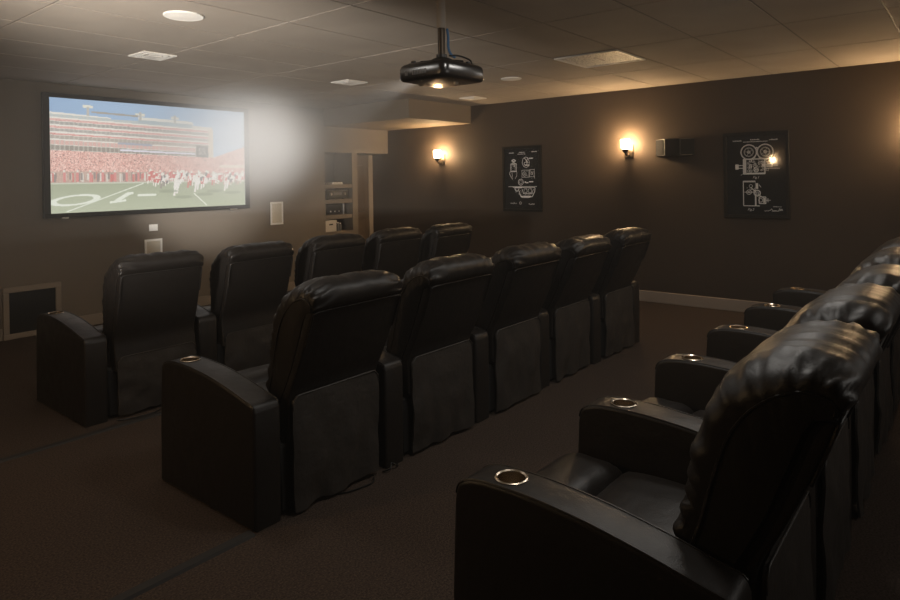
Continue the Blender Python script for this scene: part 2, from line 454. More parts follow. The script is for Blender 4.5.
def game_picture(W, H):
    """the televised game as an array of display colours (row 0 = top)"""
    rs = np.random.RandomState(5)
    yy, xx = np.mgrid[0:H, 0:W]; s = (xx+.5)/W; t = (yy+.5)/H
    img = np.zeros((H, W, 3))
    def fill(mask, c, a=1.): img[mask] = img[mask]*(1-a) + np.array(c)*a
    # sky
    k = np.clip(s*.75+t*.3, 0, 1)[..., None]
    img[:] = np.array((.46, .60, .76))*(1-k) + np.array((.70, .79, .86))*k
    n1 = rs.rand(H, W, 1); n2 = rs.rand((H+1)//2, (W+1)//2, 1).repeat(2, 0).repeat(2, 1)[:H, :W]
    # grandstand tiers: long bands sloping gently
    def roof(s): return np.where(s < .27, .125 + s*.09, np.where(s < .69, .165 - (s-.27)*.02, .19))
    stand = (t > roof(s)) & (s < .80 + (t-.2)*.02)
    fill(stand, (.86, .84, .80))
    slope = lambda s: (s-.4)*.055
    tt = t - slope(s)
    for a, b, c in ((.165, .190, (.66, .70, .70)), (.203, .222, (.80, .60, .57)), (.226, .252, (.56, .54, .52)), (.266, .284, (.82, .60, .57)), (.288, .312, (.60, .57, .55)),
                    (.328, .342, (.80, .54, .51)), (.346, .376, (.62, .57, .53)), (.388, .425, (.80, .62, .58)), (.430, .472, (.50, .46, .42))):
        m = stand & (tt > a) & (tt < b); fill(m, c)
        if c[0] > c[1]*1.3:
            img[m] += ((n1-.5)*.25)[m]
        else:
            col = (np.floor(s*150) % 3 == 0); fill(m & col, (.72, .70, .66), .6)
    # press box and end towers
    fill((s > .40) & (s < .685) & (tt > .125) & (tt < .152), (.84, .83, .79)); fill((s > .40) & (s < .685) & (tt > .152) & (tt < .185), (.60, .66, .68))
    fill((s > .685) & (s < .80) & (tt > .165) & (tt < .19), (.83, .80, .76))
    fill((s > .775) & (s < .805) & (tt > .19) & (tt < .49), (.80, .74, .66))
    # LED ribbon, score board
    fill((s > .31) & (s < .70) & (tt > .438) & (tt < .455), (.86, .85, .90))
    fill((s > .30) & (s < .47) & (tt > .375) & (tt < .395), (.58, .60, .66))
    fill((s > .705) & (s < .775) & (tt > .36) & (tt < .475), (.30, .29, .28))
    fill((s > .72) & (s < .76) & (tt > .385) & (tt < .45) & (n2[..., 0] > .45), (.58, .56, .54))
    # light banks on the roof
    for c, w in ((.165, .022), (.41, .024), (.59, .022)):
        fill((abs(s-c) < w) & (abs(tt-(.075 + (.03 if c > .3 else 0))) < .012), (.83, .82, .76)); fill((abs(s-c) < .006) & (tt > .08) & (tt < .16), (.66, .65, .62))
    fill((s > .18) & (s < .40) & (tt > .112) & (tt < .128), (.55, .52, .48))
    # lower crowd, climbing to the right end
    crowd_top = np.where(s < .80, .475 + slope(s), .50 - (s-.80)*.62)
    crowd = (t > crowd_top) & (t < .735)
    fill(crowd, (.84, .62, .57))
    img[crowd] += ((n1-.5)*.34)[crowd] + ((n2-.5)*.22)[crowd]*np.array((.6, 1, 1))
    fill(crowd & (n1[..., 0] > .90), (.90, .80, .76), .7); fill(crowd & (n2[..., 0] < .06), (.45, .27, .25), .7)
    fill((s > .84) & (t > .57) & (t < .60), (.86, .80, .72), .8)
    # sideline people
    line = (t > .635 + s*.02) & (t < .735)
    fill(line, (.66, .56, .50), .75)
    for i in range(150):
        c = rs.rand(); h = .05 + rs.rand()*.03; top = .645 + rs.rand()*.02
        col = [(.82, .80, .76), (.76, .36, .34), (.80, .78, .74), (.48, .42, .40)][i % 4]
        fill((abs(s-c) < .0042) & (t > top) & (t < top+h), col, .9)
    for i in range(9):
        c = .06 + i*.056; fill((abs(s-c) < .006) & (t > .645) & (t < .732), (.78, .46, .44)); fill((abs(s-c) < .005) & (t > .625) & (t < .645), (.84, .80, .76))
    # field
    field = t > .735
    gk = ((t-.735)/.265)[..., None]
    grass = np.array((.56, .595, .48))*(1-gk) + np.array((.66, .69, .575))*gk + (n2-.5)*.035
    img[field] = grass[field]
    fill((t > .735) & (t < .748), (.80, .80, .74), .7)
    def seg(x0, y0, x1, y1, w, c=(.86, .88, .82)):
        px, py = s*1.85, t; ax, ay, bx, by = x0*1.85, y0, x1*1.85, y1
        L = (bx-ax)**2 + (by-ay)**2; q = np.clip(((px-ax)*(bx-ax) + (py-ay)*(by-ay))/L, 0, 1)
        fill(np.hypot(px-ax-q*(bx-ax), py-ay-q*(by-ay)) < w, c)
    seg(.07, .985, .42, .75, .0045); seg(.69, .86, .76, .98, .006)
    e = np.hypot((s-.105)/.112, (t-.887 + (s-.105)*.17)/.046); fill((e < 1) & (e > .70), (.86, .88, .82))      # 0
    seg(.29, .905, .345, .845, .016); seg(.262, .918, .33, .905, .010); seg(.335, .848, .365, .838, .012)         # 1
    seg(.395, .862, .48, .862, .011)
    # players
    def player(c, b, h, jersey, pants):
        for (dx, dy, w2, h2, col) in ((-.006, 0, .0045, .36, pants), (.007, -.02, .0045, .36, pants), (0, -.33*h, .012, .33, jersey), (.004, -.62*h, .016, .10, jersey)):
            yb = b + (dy if abs(dy) > .05 else dy*1.); fill((abs(s-c-dx-(b-t)*.08) < w2*h/.17) & (t < yb) & (t > yb-h2*h), col)
        fill(np.hypot((s-c-.003)*1.85, t-(b-h*.80)) < .017*h/.17, (.88, .86, .82))
    red = (.76, .33, .31); wh = (.90, .88, .85); bl = (.36, .33, .33)
    for c, b, h, j, p in ((.515, .80, .17, bl, (.5, .45, .43)), (.555, .745, .12, red, wh), (.62, .76, .15, red, wh), (.585, .875, .22, wh, wh), (.66, .80, .16, red, red), (.70, .845, .20, wh, wh),
                          (.735, .82, .17, red, wh), (.76, .76, .15, red, wh), (.80, .78, .16, wh, red), (.835, .77, .13, red, wh), (.875, .84, .20, wh, wh), (.90, .77, .14, red, wh), (.945, .78, .15, wh, (.6, .5, .48)), (.975, .77, .13, red, wh)):
        player(c, b, h, j, p)
    for i in range(46):
        c = .44 + .55*rs.rand(); h = .075 + rs.rand()*.05
        player(c, .70 + rs.rand()*.09, h, [red, wh, red, wh, bl][i % 5], [wh, wh, (.80, .60, .56)][i % 3])
    for c, b in ((.60, .89), (.72, .87), (.78, .84), (.89, .86), (.52, .83)):
        fill((np.hypot((s-c-.03)/.05, (t-b)/.016) < 1), (.42, .46, .36), .45)
    img = img*.72 + np.array((.88, .86, .83))*.28  # pale veil of stray room light mixed into the picture colours
    return np.clip(img, 0, 1)
PW, PH = 420, 226
pic = game_picture(PW, PH)
mx0, mx1, mz0, mz1 = SX0+fw-.004, SX1-fw+.004, SZ0+fw*.75-.004, SZ1-fw*.75+.004
vx = np.linspace(mx0, mx1, PW+1) - scr.location.x; vz = np.linspace(mz0, mz1, PH+1) - scr.location.z
gX, gZ = np.meshgrid(vx, vz)
vs = np.stack([gX.ravel(), np.full(gX.size, -.042), gZ.ravel()], 1)
idx = np.arange((PW+1)*(PH+1)).reshape(PH+1, PW+1)
fs = np.stack([idx[:-1, :-1].ravel(), idx[:-1, 1:].ravel(), idx[1:, 1:].ravel(), idx[1:, :-1].ravel()], 1)
me = bpy.data.meshes.new('game_picture')
me.vertices.add(len(vs)); me.vertices.foreach_set('co', vs.ravel())
me.loops.add(fs.size); me.loops.foreach_set('vertex_index', fs.ravel().astype(np.int32))
me.polygons.add(len(fs)); me.polygons.foreach_set('loop_start', np.arange(0, fs.size, 4, dtype=np.int32)); me.polygons.foreach_set('loop_total', np.full(len(fs), 4, dtype=np.int32))
me.update()
at = me.color_attributes.new('picture', 'FLOAT_COLOR', 'CORNER')
lin = np.where(pic <= .04045, pic/12.92, ((pic+.055)/1.055)**2.4)[::-1].reshape(-1, 3)
at.data.foreach_set('color', np.repeat(np.concatenate([lin, np.ones((len(lin), 1))], 1), 4, 0).astype(np.float32).ravel())
m, t, o = nt('lit_game_picture')
a = t.nodes.new('ShaderNodeVertexColor'); a.layer_name = 'picture'
e = t.nodes.new('ShaderNodeEmission'); e.inputs[1].default_value = 1.1
t.links.new(a.outputs[0], e.inputs[0]); t.links.new(e.outputs[0], o.inputs[0]); me.materials.append(m)
link('game_picture', me, scr)['label'] = 'bright football picture with red crowd and green field'

# ------------------------------------------------------------------ things on the screen wall
def wall_speaker(x0, x1, z0, z1, label, group=None):
    r = thing('wall_speaker', label, 'speaker', ((x0+x1)/2, FY, z0), group)
    w, h = (x1-x0)/2, z1-z0; f = .024
    mb = MB().frame(-w, w, 0, h, f, -.014, -.001, .002)
    mb.build('frame', M['white'], r)
    MB().box(-w+f-.002, w-f+.002, -.010, -.001, f-.002, h-f+.002, .001, 1).build('grille', M['cream'], r)
wall_speaker(5.125, 5.325, .908, 1.212, 'white framed rectangular in-wall speaker right of the screen', 'white in-wall speakers')
wall_speaker(3.452, 3.655, .545, .853, 'white framed in-wall speaker under the screen, half hidden by a recliner back', 'white in-wall speakers')
r = thing('wall_plate', 'small white wall plate under the screen', 'wall plate', (3.557, FY, .945))
MB().box(-.05, .05, -.008, -.001, 0, .074, .003, 2).build('cover', M['white'], r)
mb = MB().box(-.020, .020, -.011, -.007, .02, .054, .002, 1); mb.build('jack', M['white'], r)

r = thing('subwoofer_grille', 'square black recessed grille in a taupe frame at the foot of the screen wall', 'grille', (2.337, FY, .0))
w = .255
mb = MB().frame(-w, w, 0, .5, .052, -.026, -.001, .004)
mb.build('frame', M['tantrim'], r)
MB().box(-w+.05, w-.05, -.012, -.001, .05, .45).build('grille_cloth', M['mesh'], r)

# niche shelves and equipment
for nm, z0, z1 in (('top', 1.372, 1.427), ('second', 1.150, 1.208), ('third', .922, .980)):
    s = MB().box(NX0+.002, NX1-.004, FY+.006, AY-.012, z0, z1, .003, 1).build('shelf', M['frontwall'])
    tag(s, {'top': 'tan shelf in the wall niche, highest of the three', 'second': 'tan shelf in the wall niche, middle of the three', 'third': 'tan shelf in the wall niche, lowest of the three'}[nm], 'shelf', 'shelves in the equipment niche')
r = thing('disc_player', 'slim pale box lying on the highest niche shelf', 'player', (6.33, FY+.14, 1.4275))
MB().box(-.10, .10, -.10, .10, .0, .028, .004, 2).build('case', M['white'], r)
MB().box(-.08, .08, -.102, -.098, .006, .012).build('slot', M['black'], r)
r = thing('receiver', 'dark grey amplifier on the middle niche shelf', 'receiver', (6.315, FY+.2, 1.2085))
MB().box(-.20, .20, -.17, .15, .012, .135, .006, 2).build('case', M['grey'], r)
MB().box(-.20, .20, -.176, -.169, .016, .13, .002, 1).build('front_panel', M['black'], r)
for x in (-.13, .13):
    b = MB(); b.lathe([(.022, 0), (.02, .018)], 0, 0, 0, 20); bmesh.ops.rotate(b.bm, verts=b.bm.verts, matrix=Matrix.Rotation(PI/2, 3, 'X'))
    o_ = b.build('knob', M['steel'], r); o_.location = (x, -.175, .078)
for x in (-.15, .15):
    for y in (-.12, .1):
        o_ = MB().lathe([(.018, 0), (.018, .014)], 0, 0, 0, 14).build('foot', M['black'], r); o_.location = (x, y, 0)
MB().box(-.075, .075, -.179, -.175, .06, .10, .001, 1).build('display', M['grey'], r)
r = thing('equipment_rack', 'low black rack unit with two bright upright rails on the lowest niche shelf', 'rack', (6.29, FY+.2, .9805))
MB().box(-.185, .175, -.13, .15, .005, .160, .006, 2).build('case', M['black'], r)
for x in (-.19, .165):
    MB().box(x-.006, x+.006, -.15, -.128, 0, .165, .002, 1).build('rail', M['steel'], r)
MB().box(-.15, .13, -.136, -.129, .03, .14, .002, 1).build('front_panel', M['gloss'], r)
for k in range(3):
    o_ = MB().box(-.012, .012, -.142, -.135, .04, .06, .002, 1).build('button', M['steel'], r); o_.location = (-.08+.08*k, 0, 0)
r = thing('storage_box', 'white lidded box with a dark handle cutout at the bottom of the niche', 'box', (6.17, FY+.12, NZ0+.001))
MB().box(-.102, .112, -.10, .12, 0, .135, .004, 1).build('body', M['cardboard'], r)
MB().box(-.106, .116, -.104, .124, .128, .165, .004, 1).build('lid', M['cardboard'], r)
MB().box(-.03, .04, -.107, -.103, .095, .115, .004, 1).build('handle', M['black'], r)
for k, (x, h, lab) in enumerate(((6.345, .125, 'small dark bottle beside the white box at the bottom of the niche'), (6.392, .115, 'small dark jar right of the bottle at the bottom of the niche'))):
    r = thing('bottle' if k == 0 else 'jar', lab, 'bottle' if k == 0 else 'jar', (x, FY+.07, NZ0+.001))
    MB().lathe([(.020, 0), (.021, .01), (.021, h*.72), (.012, h*.84), (.012, h*.9)], 0, 0, 0, 20).build('body', M['grey'], r)
    MB().lathe([(.014, h*.9), (.014, h)], 0, 0, 0, 18).build('cap', M['white'], r)

# ------------------------------------------------------------------ right wall
def sconce(x, y, z, side, label):
    r = thing('wall_sconce', label, 'wall lamp', (x, y, z), 'wall sconces'); s = side   # s = +1: stands out towards -x
    def B(x0, x1, *a, **k): return MB().box(min(-s*x0, -s*x1), max(-s*x0, -s*x1), *a, **k)
    B(.001, .016, -.052, .052, -.10, .055, bev=.004).build('backplate', M['bronze'], r)
    mb = MB().tube(catmull([(-s*.012, 0, -.055), (-s*.06, 0, -.075), (-s*.105, 0, -.06), (-s*.115, 0, -.012)], 5), .009, 8)
    mb.build('arm', M['bronze'], r)
    MB().lathe([(.012, -.05), (.030, -.03), (.040, -.006), (.042, .006), (.03, .004)], -s*.115, 0, 0, 24).build('shade_holder', M['bronze'], r)
    MB().lathe([(.030, .004), (.042, .010), (.047, .04), (.050, .112), (.046, .112), (.043, .04), (.036, .014), (.004, .010)], -s*.115, 0, 0, 28, False).build('lamp_shade', M['lampglass'], r, 50)
sconce(WX, 3.215, 1.795, 1, 'lit wall sconce between the two framed prints, left of the black speaker')
sconce(WX, 6.13, 1.785, 1, 'lit wall sconce nearest the screen wall, below the soffit')
sconce(WX, .32, 1.800, 1, 'lit wall sconce at the right edge of the view, past the larger print')
for y in (3.38,):
    sconce(LX, y, 1.71, -1, 'lit wall sconce on the left wall, facing the film camera print')

# surround speaker with slanted sides
r = thing('wall_surround_speaker', 'black wedge sided surround speaker on the right wall by the lit sconce', 'speaker', (WX, 2.655, 1.70))
prof = [(-.001, -.21), (-.001, .235), (-.135, .082), (-.135, -.092)]
MB().prism(prof, 0, .192, axis='z', bev=.004, seg=1).build('cabinet', M['black'], r)
MB().box(-.141, -.134, -.088, .078, .008, .184, .002, 1).build('front_grille', M['mesh'], r)
q = MB().prism([(-.012, .224), (-.128, .092), (-.132, .096), (-.015, .229)], .010, .182, axis='z'); q.build('side_grille', M['mesh'], r)
q = MB().prism([(-.012, -.202), (-.128, -.100), (-.132, -.104), (-.015, -.207)], .010, .182, axis='z'); q.build('side_grille', M['mesh'], r)

# framed prints: drawings in chalk lines on a dark sheet
class Draw:
    """collects strokes in sheet coordinates (a to the right, b up), built as thin raised ink on the sheet"""
    def __init__(s): s.mb = MB(); s.k = 0
    def q(s, P):
        s.k += 1; h = .0012 + .00001*(s.k % 40)
        s.mb.bm.faces.new([s.mb.bm.verts.new((-h, -a, b)) for a, b in P])
    def line(s, a0, b0, a1, b1, w=.003):
        d = math.hypot(a1-a0, b1-b0) or 1e-6; w *= 1.5; n = (-(b1-b0)/d*w/2, (a1-a0)/d*w/2)
        s.q([(a0+n[0], b0+n[1]), (a1+n[0], b1+n[1]), (a1-n[0], b1-n[1]), (a0-n[0], b0-n[1])])
    def poly(s, P, w=.003, close=False):
        for p, q_ in zip(P, P[1:] + (P[:1] if close else [])): s.line(*p, *q_, w)
    def ring(s, a, b, r, w=.003, n=28, a0=0, a1=2*PI):
        p = [(a + r*math.cos(a0+(a1-a0)*k/n), b + r*math.sin(a0+(a1-a0)*k/n)) for k in range(n+1)]; s.poly(p, w)
    def rect(s, a0, b0, a1, b1, w=.003): s.poly([(a0, b0), (a1, b0), (a1, b1), (a0, b1)], w, True)
    def solid(s, a0, b0, a1, b1): s.q([(a0, b0), (a1, b0), (a1, b1), (a0, b1)])
    def scribble(s, a0, b0, a1, h, w=.002, n=14, seed=1):     # unreadable small print or a signature
        rr = random.Random(seed)
        p = [(a0+(a1-a0)*k/n, b0 + h*(rr.random()-.2)*(1 if k % 2 else .2)) for k in range(n+1)]; s.poly(p, w)
    def fine(s, a0, b0, a1, h, seed=1):                        # a row of tiny strokes
        rr = random.Random(seed); a = a0
        while a < a1:
            l = .004 + rr.random()*.006; s.solid(a, b0, min(a+l, a1), b0+h*(.6+.4*rr.random())); a += l + .0025
def text_into(dr, txt, a, b, size):
    cu = bpy.data.curves.new('t', 'FONT'); cu.body = txt; cu.size = size; cu.shear = .3; cu.resolution_u = 3
    o = bpy.data.objects.new('t', cu); COL.objects.link(o)
    me = bpy.data.meshes.new_from_object(o.evaluated_get(bpy.context.evaluated_depsgraph_get()))
    for p in me.polygons: dr.q([(a + me.vertices[i].co.x, b + me.vertices[i].co.y) for i in p.vertices])
    bpy.data.objects.remove(o); bpy.data.meshes.remove(me)
def glass_mat(name, ior, rough):
    mg, t, o = nt(name)
    g1 = t.nodes.new('ShaderNodeBsdfTransparent'); g2 = t.nodes.new('ShaderNodeBsdfGlossy'); g2.inputs['Roughness'].default_value = rough
    g2.inputs[0].default_value = (1, 1, 1, 1)
    fr = t.nodes.new('ShaderNodeFresnel'); fr.inputs[0].default_value = ior; mxs = t.nodes.new('ShaderNodeMixShader')
    t.links.new(fr.outputs[0], mxs.inputs[0]); t.links.new(g1.outputs[0], mxs.inputs[1]); t.links.new(g2.outputs[0], mxs.inputs[2]); t.links.new(mxs.outputs[0], o.inputs[0])
    return mg
def framed(y0, y1, z0, z1, label, draw, glass):
    r = thing('framed_print', label, 'picture', (WX, (y0+y1)/2, (z0+z1)/2), 'framed patent style prints')
    w, h = (y1-y0)/2, (z1-z0)/2; f = .034
    mb = MB()
    mb.box(-.028, -.002, -w, w, -h, -h+f, .003, 1).box(-.028, -.002, -w, w, h-f, h, .003, 1).box(-.028, -.002, -w, -w+f, -h+f, h-f, .003, 1).box(-.028, -.002, w-f, w, -h+f, h-f, .003, 1)
    mb.build('frame', M['frame'], r)
    MB().box(-.010, -.003, -w+f-.004, w-f+.004, -h+f-.004, h-f+.004).build('print_sheet', M['print_'], r)
    d = Draw(); draw(d); o = d.mb.build('drawing', M['ink'], r, None); o.location = (-.0105, 0, 0)
    MB().box(-.0175, -.0160, -w+f-.003, w-f+.003, -h+f-.003, h-f+.003).build('glass', glass, r, None)
def draw_reels(d):
    # a = position to the viewer's right, b up; sheet spans about +-.29, +-.42
    d.fine(-.225, .362, -.135, .014, 1); d.fine(-.05, .370, .04, .012, 2); d.fine(-.12, .350, .12, .010, 3); d.fine(.135, .362, .215, .014, 4)
    for a, sd in ((-.066, 3), (.095, 5)):
        d.ring(a, .245, .079, .0058); d.ring(a, .245, .072, .002); d.ring(a, .245, .048, .0018); d.ring(a, .245, .042, .002); d.ring(a, .245, .014, .004); d.ring(a, .245, .006, .004)
        for k in range(5): d.line(a+.02*math.cos(k*1.26+sd), .245+.02*math.sin(k*1.26+sd), a+.044*math.cos(k*1.26+sd), .245+.044*math.sin(k*1.26+sd), .0018)
    d.poly([(.005, .275), (.014, .295), (.028, .275)], .007); d.poly([(-.01, .175), (.014, .235), (.04, .175)], .003)
    d.rect(-.122, .012, .092, .172, .006); d.rect(-.115, .019, .085, .165, .002)
    d.solid(-.118, .020, -.092, .168); d.solid(-.09, .012, .088, .026); d.rect(-.20, .075, -.122, .105, .005); d.rect(-.20, .066, -.172, .114, .005); d.solid(-.196, .070, -.176, .110)
    rr = random.Random(8)
    for k in range(46):
        a, b = -.085 + rr.random()*.16, .035 + rr.random()*.12; l = .01 + rr.random()*.022
        c = k % 4
        if c == 0: d.ring(a, b, .006+rr.random()*.010, .003, 14)
        elif c == 1: d.rect(a, b, a+l, b+.012, .002)
        elif c == 2: d.line(a, b, a+l, b+(rr.random()-.5)*.02, .0035)
        else: d.line(a, b, a+(rr.random()-.5)*.02, b-l*.8, .003)
    d.ring(.005, .055, .022, .006); d.ring(.005, .055, .010, .004)
    d.rect(.07, .085, .16, .112, .004); d.line(.09, .098, .215, .098, .003); d.solid(.06, .09, .088, .12); d.line(.092, .068, .235, .068, .003); d.rect(.105, .045, .125, .066, .002); d.line(.16, .11, .19, .13, .002)
    d.line(-.15, .0, -.10, .03, .002); d.line(.13, .165, .175, .15, .002)
    text_into(d, 'Fig.1', -.03, -.035, .034)
    d.line(-.125, -.065, -.125, -.325, .006); d.line(-.125, -.062, -.005, -.062, .005); d.line(-.125, -.325, .035, -.325, .006); d.rect(-.125, -.325, -.005, -.068, .002); d.fine(-.115, -.076, -.01, .012, 12)
    d.solid(-.012, -.32, .003, -.20); d.solid(.0, -.145, .022, -.085); d.ring(.012, -.19, .030, .008); d.ring(.012, -.19, .012, .004); d.ring(-.05, -.115, .016, .003); d.ring(-.07, -.18, .024, .004); d.ring(-.07, -.18, .010, .003)
    d.line(-.115, -.18, -.02, -.18, .004); d.line(-.05, -.13, .0, -.18, .006); d.line(.03, -.10, .05, -.13, .004); d.line(.02, -.20, .075, -.245, .005)
    d.rect(.03, -.30, .095, -.23, .006); d.ring(.045, -.265, .020, .004); d.solid(.07, -.292, .088, -.238); d.line(.095, -.265, .14, -.265, .004); d.line(.115, -.285, .115, -.245, .004)
    for k in range(14): a = -.10+rr.random()*.10; b = -.15+rr.random()*.06-.03; d.line(a, b, a+.02*rr.random(), b+.02*(rr.random()-.5), .0025)
    text_into(d, 'Fig.2', -.085, -.375, .034)
    d.fine(.165, -.335, .245, .008, 21); d.scribble(.08, -.375, .255, .036, .003, 18, 4); d.line(.15, -.382, .25, -.37, .002)
def draw_parts(d):
    d.fine(-.205, .345, -.125, .014, 31); d.fine(-.045, .350, .045, .011, 32); d.fine(-.065, .328, .06, .009, 33); d.fine(.155, .352, .235, .014, 34)
    rr = random.Random(3)
    # upright machine at upper left
    d.poly([(-.165, .245), (-.13, .265), (-.095, .245)], .006); d.line(-.16, .24, -.10, .24, .008); d.ring(-.13, .215, .012, .004)
    d.rect(-.18, .10, -.085, .20, .004); d.rect(-.165, .11, -.10, .19, .002); d.poly([(-.18, .2), (-.13, .225), (-.085, .2)], .004)
    d.solid(-.185, .095, -.085, .105); d.poly([(-.19, .095), (-.20, .07), (-.17, .02), (-.15, -.005)], .004); d.poly([(-.08, .095), (-.085, .04), (-.11, .0)], .003); d.line(-.16, .09, -.15, .02, .003); d.line(-.12, .16, -.12, .19, .006)
    # round body, upper right
    d.poly([(.02, .27), (.06, .29), (.10, .275), (.12, .22), (.11, .17), (.07, .15), (.03, .165), (.005, .21)], .004, True)
    d.line(.04, .28, .10, .21, .006); d.line(.10, .28, .07, .22, .005); d.ring(.06, .20, .022, .005); d.solid(.05, .175, .12, .188); d.solid(.115, .265, .175, .278)
    # side view with window
    d.rect(.0, .02, .11, .115, .003); d.ring(.04, .065, .028, .003); d.ring(.04, .065, .012, .003); d.rect(.12, .025, .195, .12, .003); d.line(.12, .12, .195, .025, .002); d.ring(.155, .07, .018, .003)
    d.line(.195, .0, .195, .13, .003)
    # ring and long platform
    d.ring(-.02, -.045, .040, .005); d.ring(-.02, -.045, .022, .003); d.solid(.06, -.06, .10, -.045); d.solid(.11, -.048, .175, -.033); d.solid(.04, -.055, .06, -.035)
    d.line(-.22, -.105, .23, -.105, .004); d.line(-.15, -.115, .20, -.118, .005); d.solid(-.12, -.125, .0, -.11)
    d.poly([(-.12, -.125), (-.10, -.165), (-.07, -.165), (-.05, -.13)], .006); d.poly([(-.05, -.16), (-.03, -.225), (.0, -.25), (.10, -.25), (.16, -.235), (.195, -.17), (.20, -.12)], .007)
    d.poly([(.0, -.14), (.02, -.20), (.15, -.20), (.175, -.14)], .005); d.rect(.03, -.185, .075, -.135, .003); d.rect(.10, -.185, .145, -.135, .003)
    d.line(-.01, -.235, .13, -.235, .009)
    for k in range(44):
        a = -.11+rr.random()*.28; b = -.245+rr.random()*.115; d.line(a, b, a+(rr.random()-.5)*.035, b+(rr.random()-.5)*.025, .0025)
    for k in range(22):
        a = -.01+rr.random()*.2; b = .0+rr.random()*.11; d.line(a, b, a+(rr.random()-.5)*.03, b+(rr.random()-.5)*.025, .002)
    for k in range(16):
        a = -.175+rr.random()*.08; b = .1+rr.random()*.1; d.line(a, b, a+(rr.random()-.5)*.02, b+(rr.random()-.5)*.03, .0025)
    d.scribble(-.19, -.335, -.09, .03, .003, 12, 3); d.ring(-.03, -.325, .016, .003); d.scribble(.10, -.345, .19, .024, .0025, 12, 6)
framed(1.487, 2.135, 1.009, 1.922, 'framed chalk drawing of a film camera with two round reels, right of the black speaker', draw_reels, glass_mat('picture_glass', 1.28, .05))
framed(4.422, 5.040, 1.025, 1.904, 'farther framed print of many small machine drawings, between the two sconces', draw_parts, glass_mat('anti_glare_glass', 1.12, .25))

# ------------------------------------------------------------------ ceiling fixtures
def air_grille(x0, x1, y0, y1, label, group=None, big=False):
    r = thing('air_diffuser' if not big else 'return_air_grille', label, 'air vent', ((x0+x1)/2, (y0+y1)/2, CZ), group)
    w, h = (x1-x0)/2, (y1-y0)/2; f = .028 if not big else .022
    mb = MB()
    mb.box(-w, w, -h, -h+f, -.014, -.002, .003, 1).box(-w, w, h-f, h, -.014, -.002, .003, 1).box(-w, -w+f, -h+f, h-f, -.014, -.002, .003, 1).box(w-f, w, -h+f, h-f, -.014, -.002, .003, 1)
    mb.build('frame', M['white'], r)
    if big:
        MB().box(-w+f-.002, w-f+.002, -h+f-.002, h-f+.002, -.006, -.002).build('perforated_panel', PERF, r)
        MB().tube([(-.09, 0, -.010), (.09, 0, -.010)], .006, 6).build('latch', M['white'], r)
    else:
        MB().box(-w+f, w-f, -h+f, h-f, -.004, -.0025).build('throat', M['niche'], r)
        MB().box(-w*.40, w*.40, -h*.40, h*.40, -.020, -.012, .003, 1).build('core_plate', M['white'], r)
        for sx, sy in ((1, 0), (-1, 0), (0, 1), (0, -1)):
            mb = MB()
            if sx: mb.box(sx*w*.60-.012, sx*w*.60+.012, -h*.62, h*.62, -.016, -.006, .002, 1)
            else: mb.box(-w*.62, w*.62, sy*h*.60-.012, sy*h*.60+.012, -.016, -.006, .002, 1)
            mb.build('vane', M['white'], r)
PERF, t, o = nt('perforated_white_metal')
b = t.nodes.new('ShaderNodeBsdfPrincipled'); t.links.new(b.outputs[0], o.inputs[0]); b.inputs['Roughness'].default_value = .6
tc = t.nodes.new('ShaderNodeTexCoord'); v = t.nodes.new('ShaderNodeTexVoronoi'); v.inputs['Scale'].default_value = 55; t.links.new(tc.outputs['Object'], v.inputs['Vector'])
cr = t.nodes.new('ShaderNodeValToRGB'); cr.color_ramp.elements[0].position = .25; cr.color_ramp.elements[0].color = (.30, .28, .26, 1); cr.color_ramp.elements[1].position = .5; cr.color_ramp.elements[1].color = (.78, .75, .70, 1)
t.links.new(v.outputs['Distance'], cr.inputs[0]); t.links.new(cr.outputs[0], b.inputs['Base Color'])
air_grille(4.945, 5.540, 2.258, 2.842, 'large square perforated white return grille in the ceiling', None, True)
air_grille(2.395, 2.665, 4.985, 5.255, 'square white ceiling diffuser above the left of the screen', 'small ceiling diffusers')
air_grille(4.455, 4.735, 4.945, 5.215, 'square white ceiling diffuser between the screen and the projector', 'small ceiling diffusers')
air_grille(6.47, 6.74, 4.86, 5.10, 'square white ceiling diffuser nearest the soffit and right wall', 'small ceiling diffusers')
def disc(x, y, r_, label):
    r = thing('ceiling_speaker', label, 'ceiling speaker', (x, y, CZ), 'round ceiling speakers')
    MB().lathe([(r_, -.002), (r_, -.008), (r_-.006, -.011), (r_-.012, -.009)], 0, 0, 0, 40).build('rim', M['white'], r)
    MB().lathe([(r_-.012, -.009), (r_*.5, -.0125), (.001, -.0135)], 0, 0, 0, 40).build('grille', M['white'], r)
disc(2.063, 3.773, .118, 'round white flush speaker in the ceiling at the upper left')
disc(5.624, 3.740, .108, 'round white flush speaker in the ceiling right of the projector')

# ------------------------------------------------------------------ projector on its pole
r = thing('projector', 'black ceiling projector with rounded corners hanging from a pole', 'projector', (2.790, 2.318, 2.018))
def rrect(w, h, rad, n=6):
    P = []
    for cx, cy, a0 in ((w-rad, h-rad, 0), (-w+rad, h-rad, PI/2), (-w+rad, -h+rad, PI), (w-rad, -h+rad, 3*PI/2)):
        P += [(cx + rad*math.cos(a0+PI/2*k/n), cy + rad*math.sin(a0+PI/2*k/n)) for k in range(n+1)]
    return P
def loft(levels):
    b = MB(); rings = []
    for z, w, h, rad in levels: rings.append([b.bm.verts.new((x, y, z)) for x, y in rrect(w, h, rad)])
    n = len(rings[0])
    for A, B in zip(rings, rings[1:]):
        for k in range(n): b.bm.faces.new((A[k], A[(k+1) % n], B[(k+1) % n], B[k]))
    b.bm.faces.new(rings[0][::-1]); b.bm.faces.new(rings[-1]); return b
W_, D_ = .186, .172
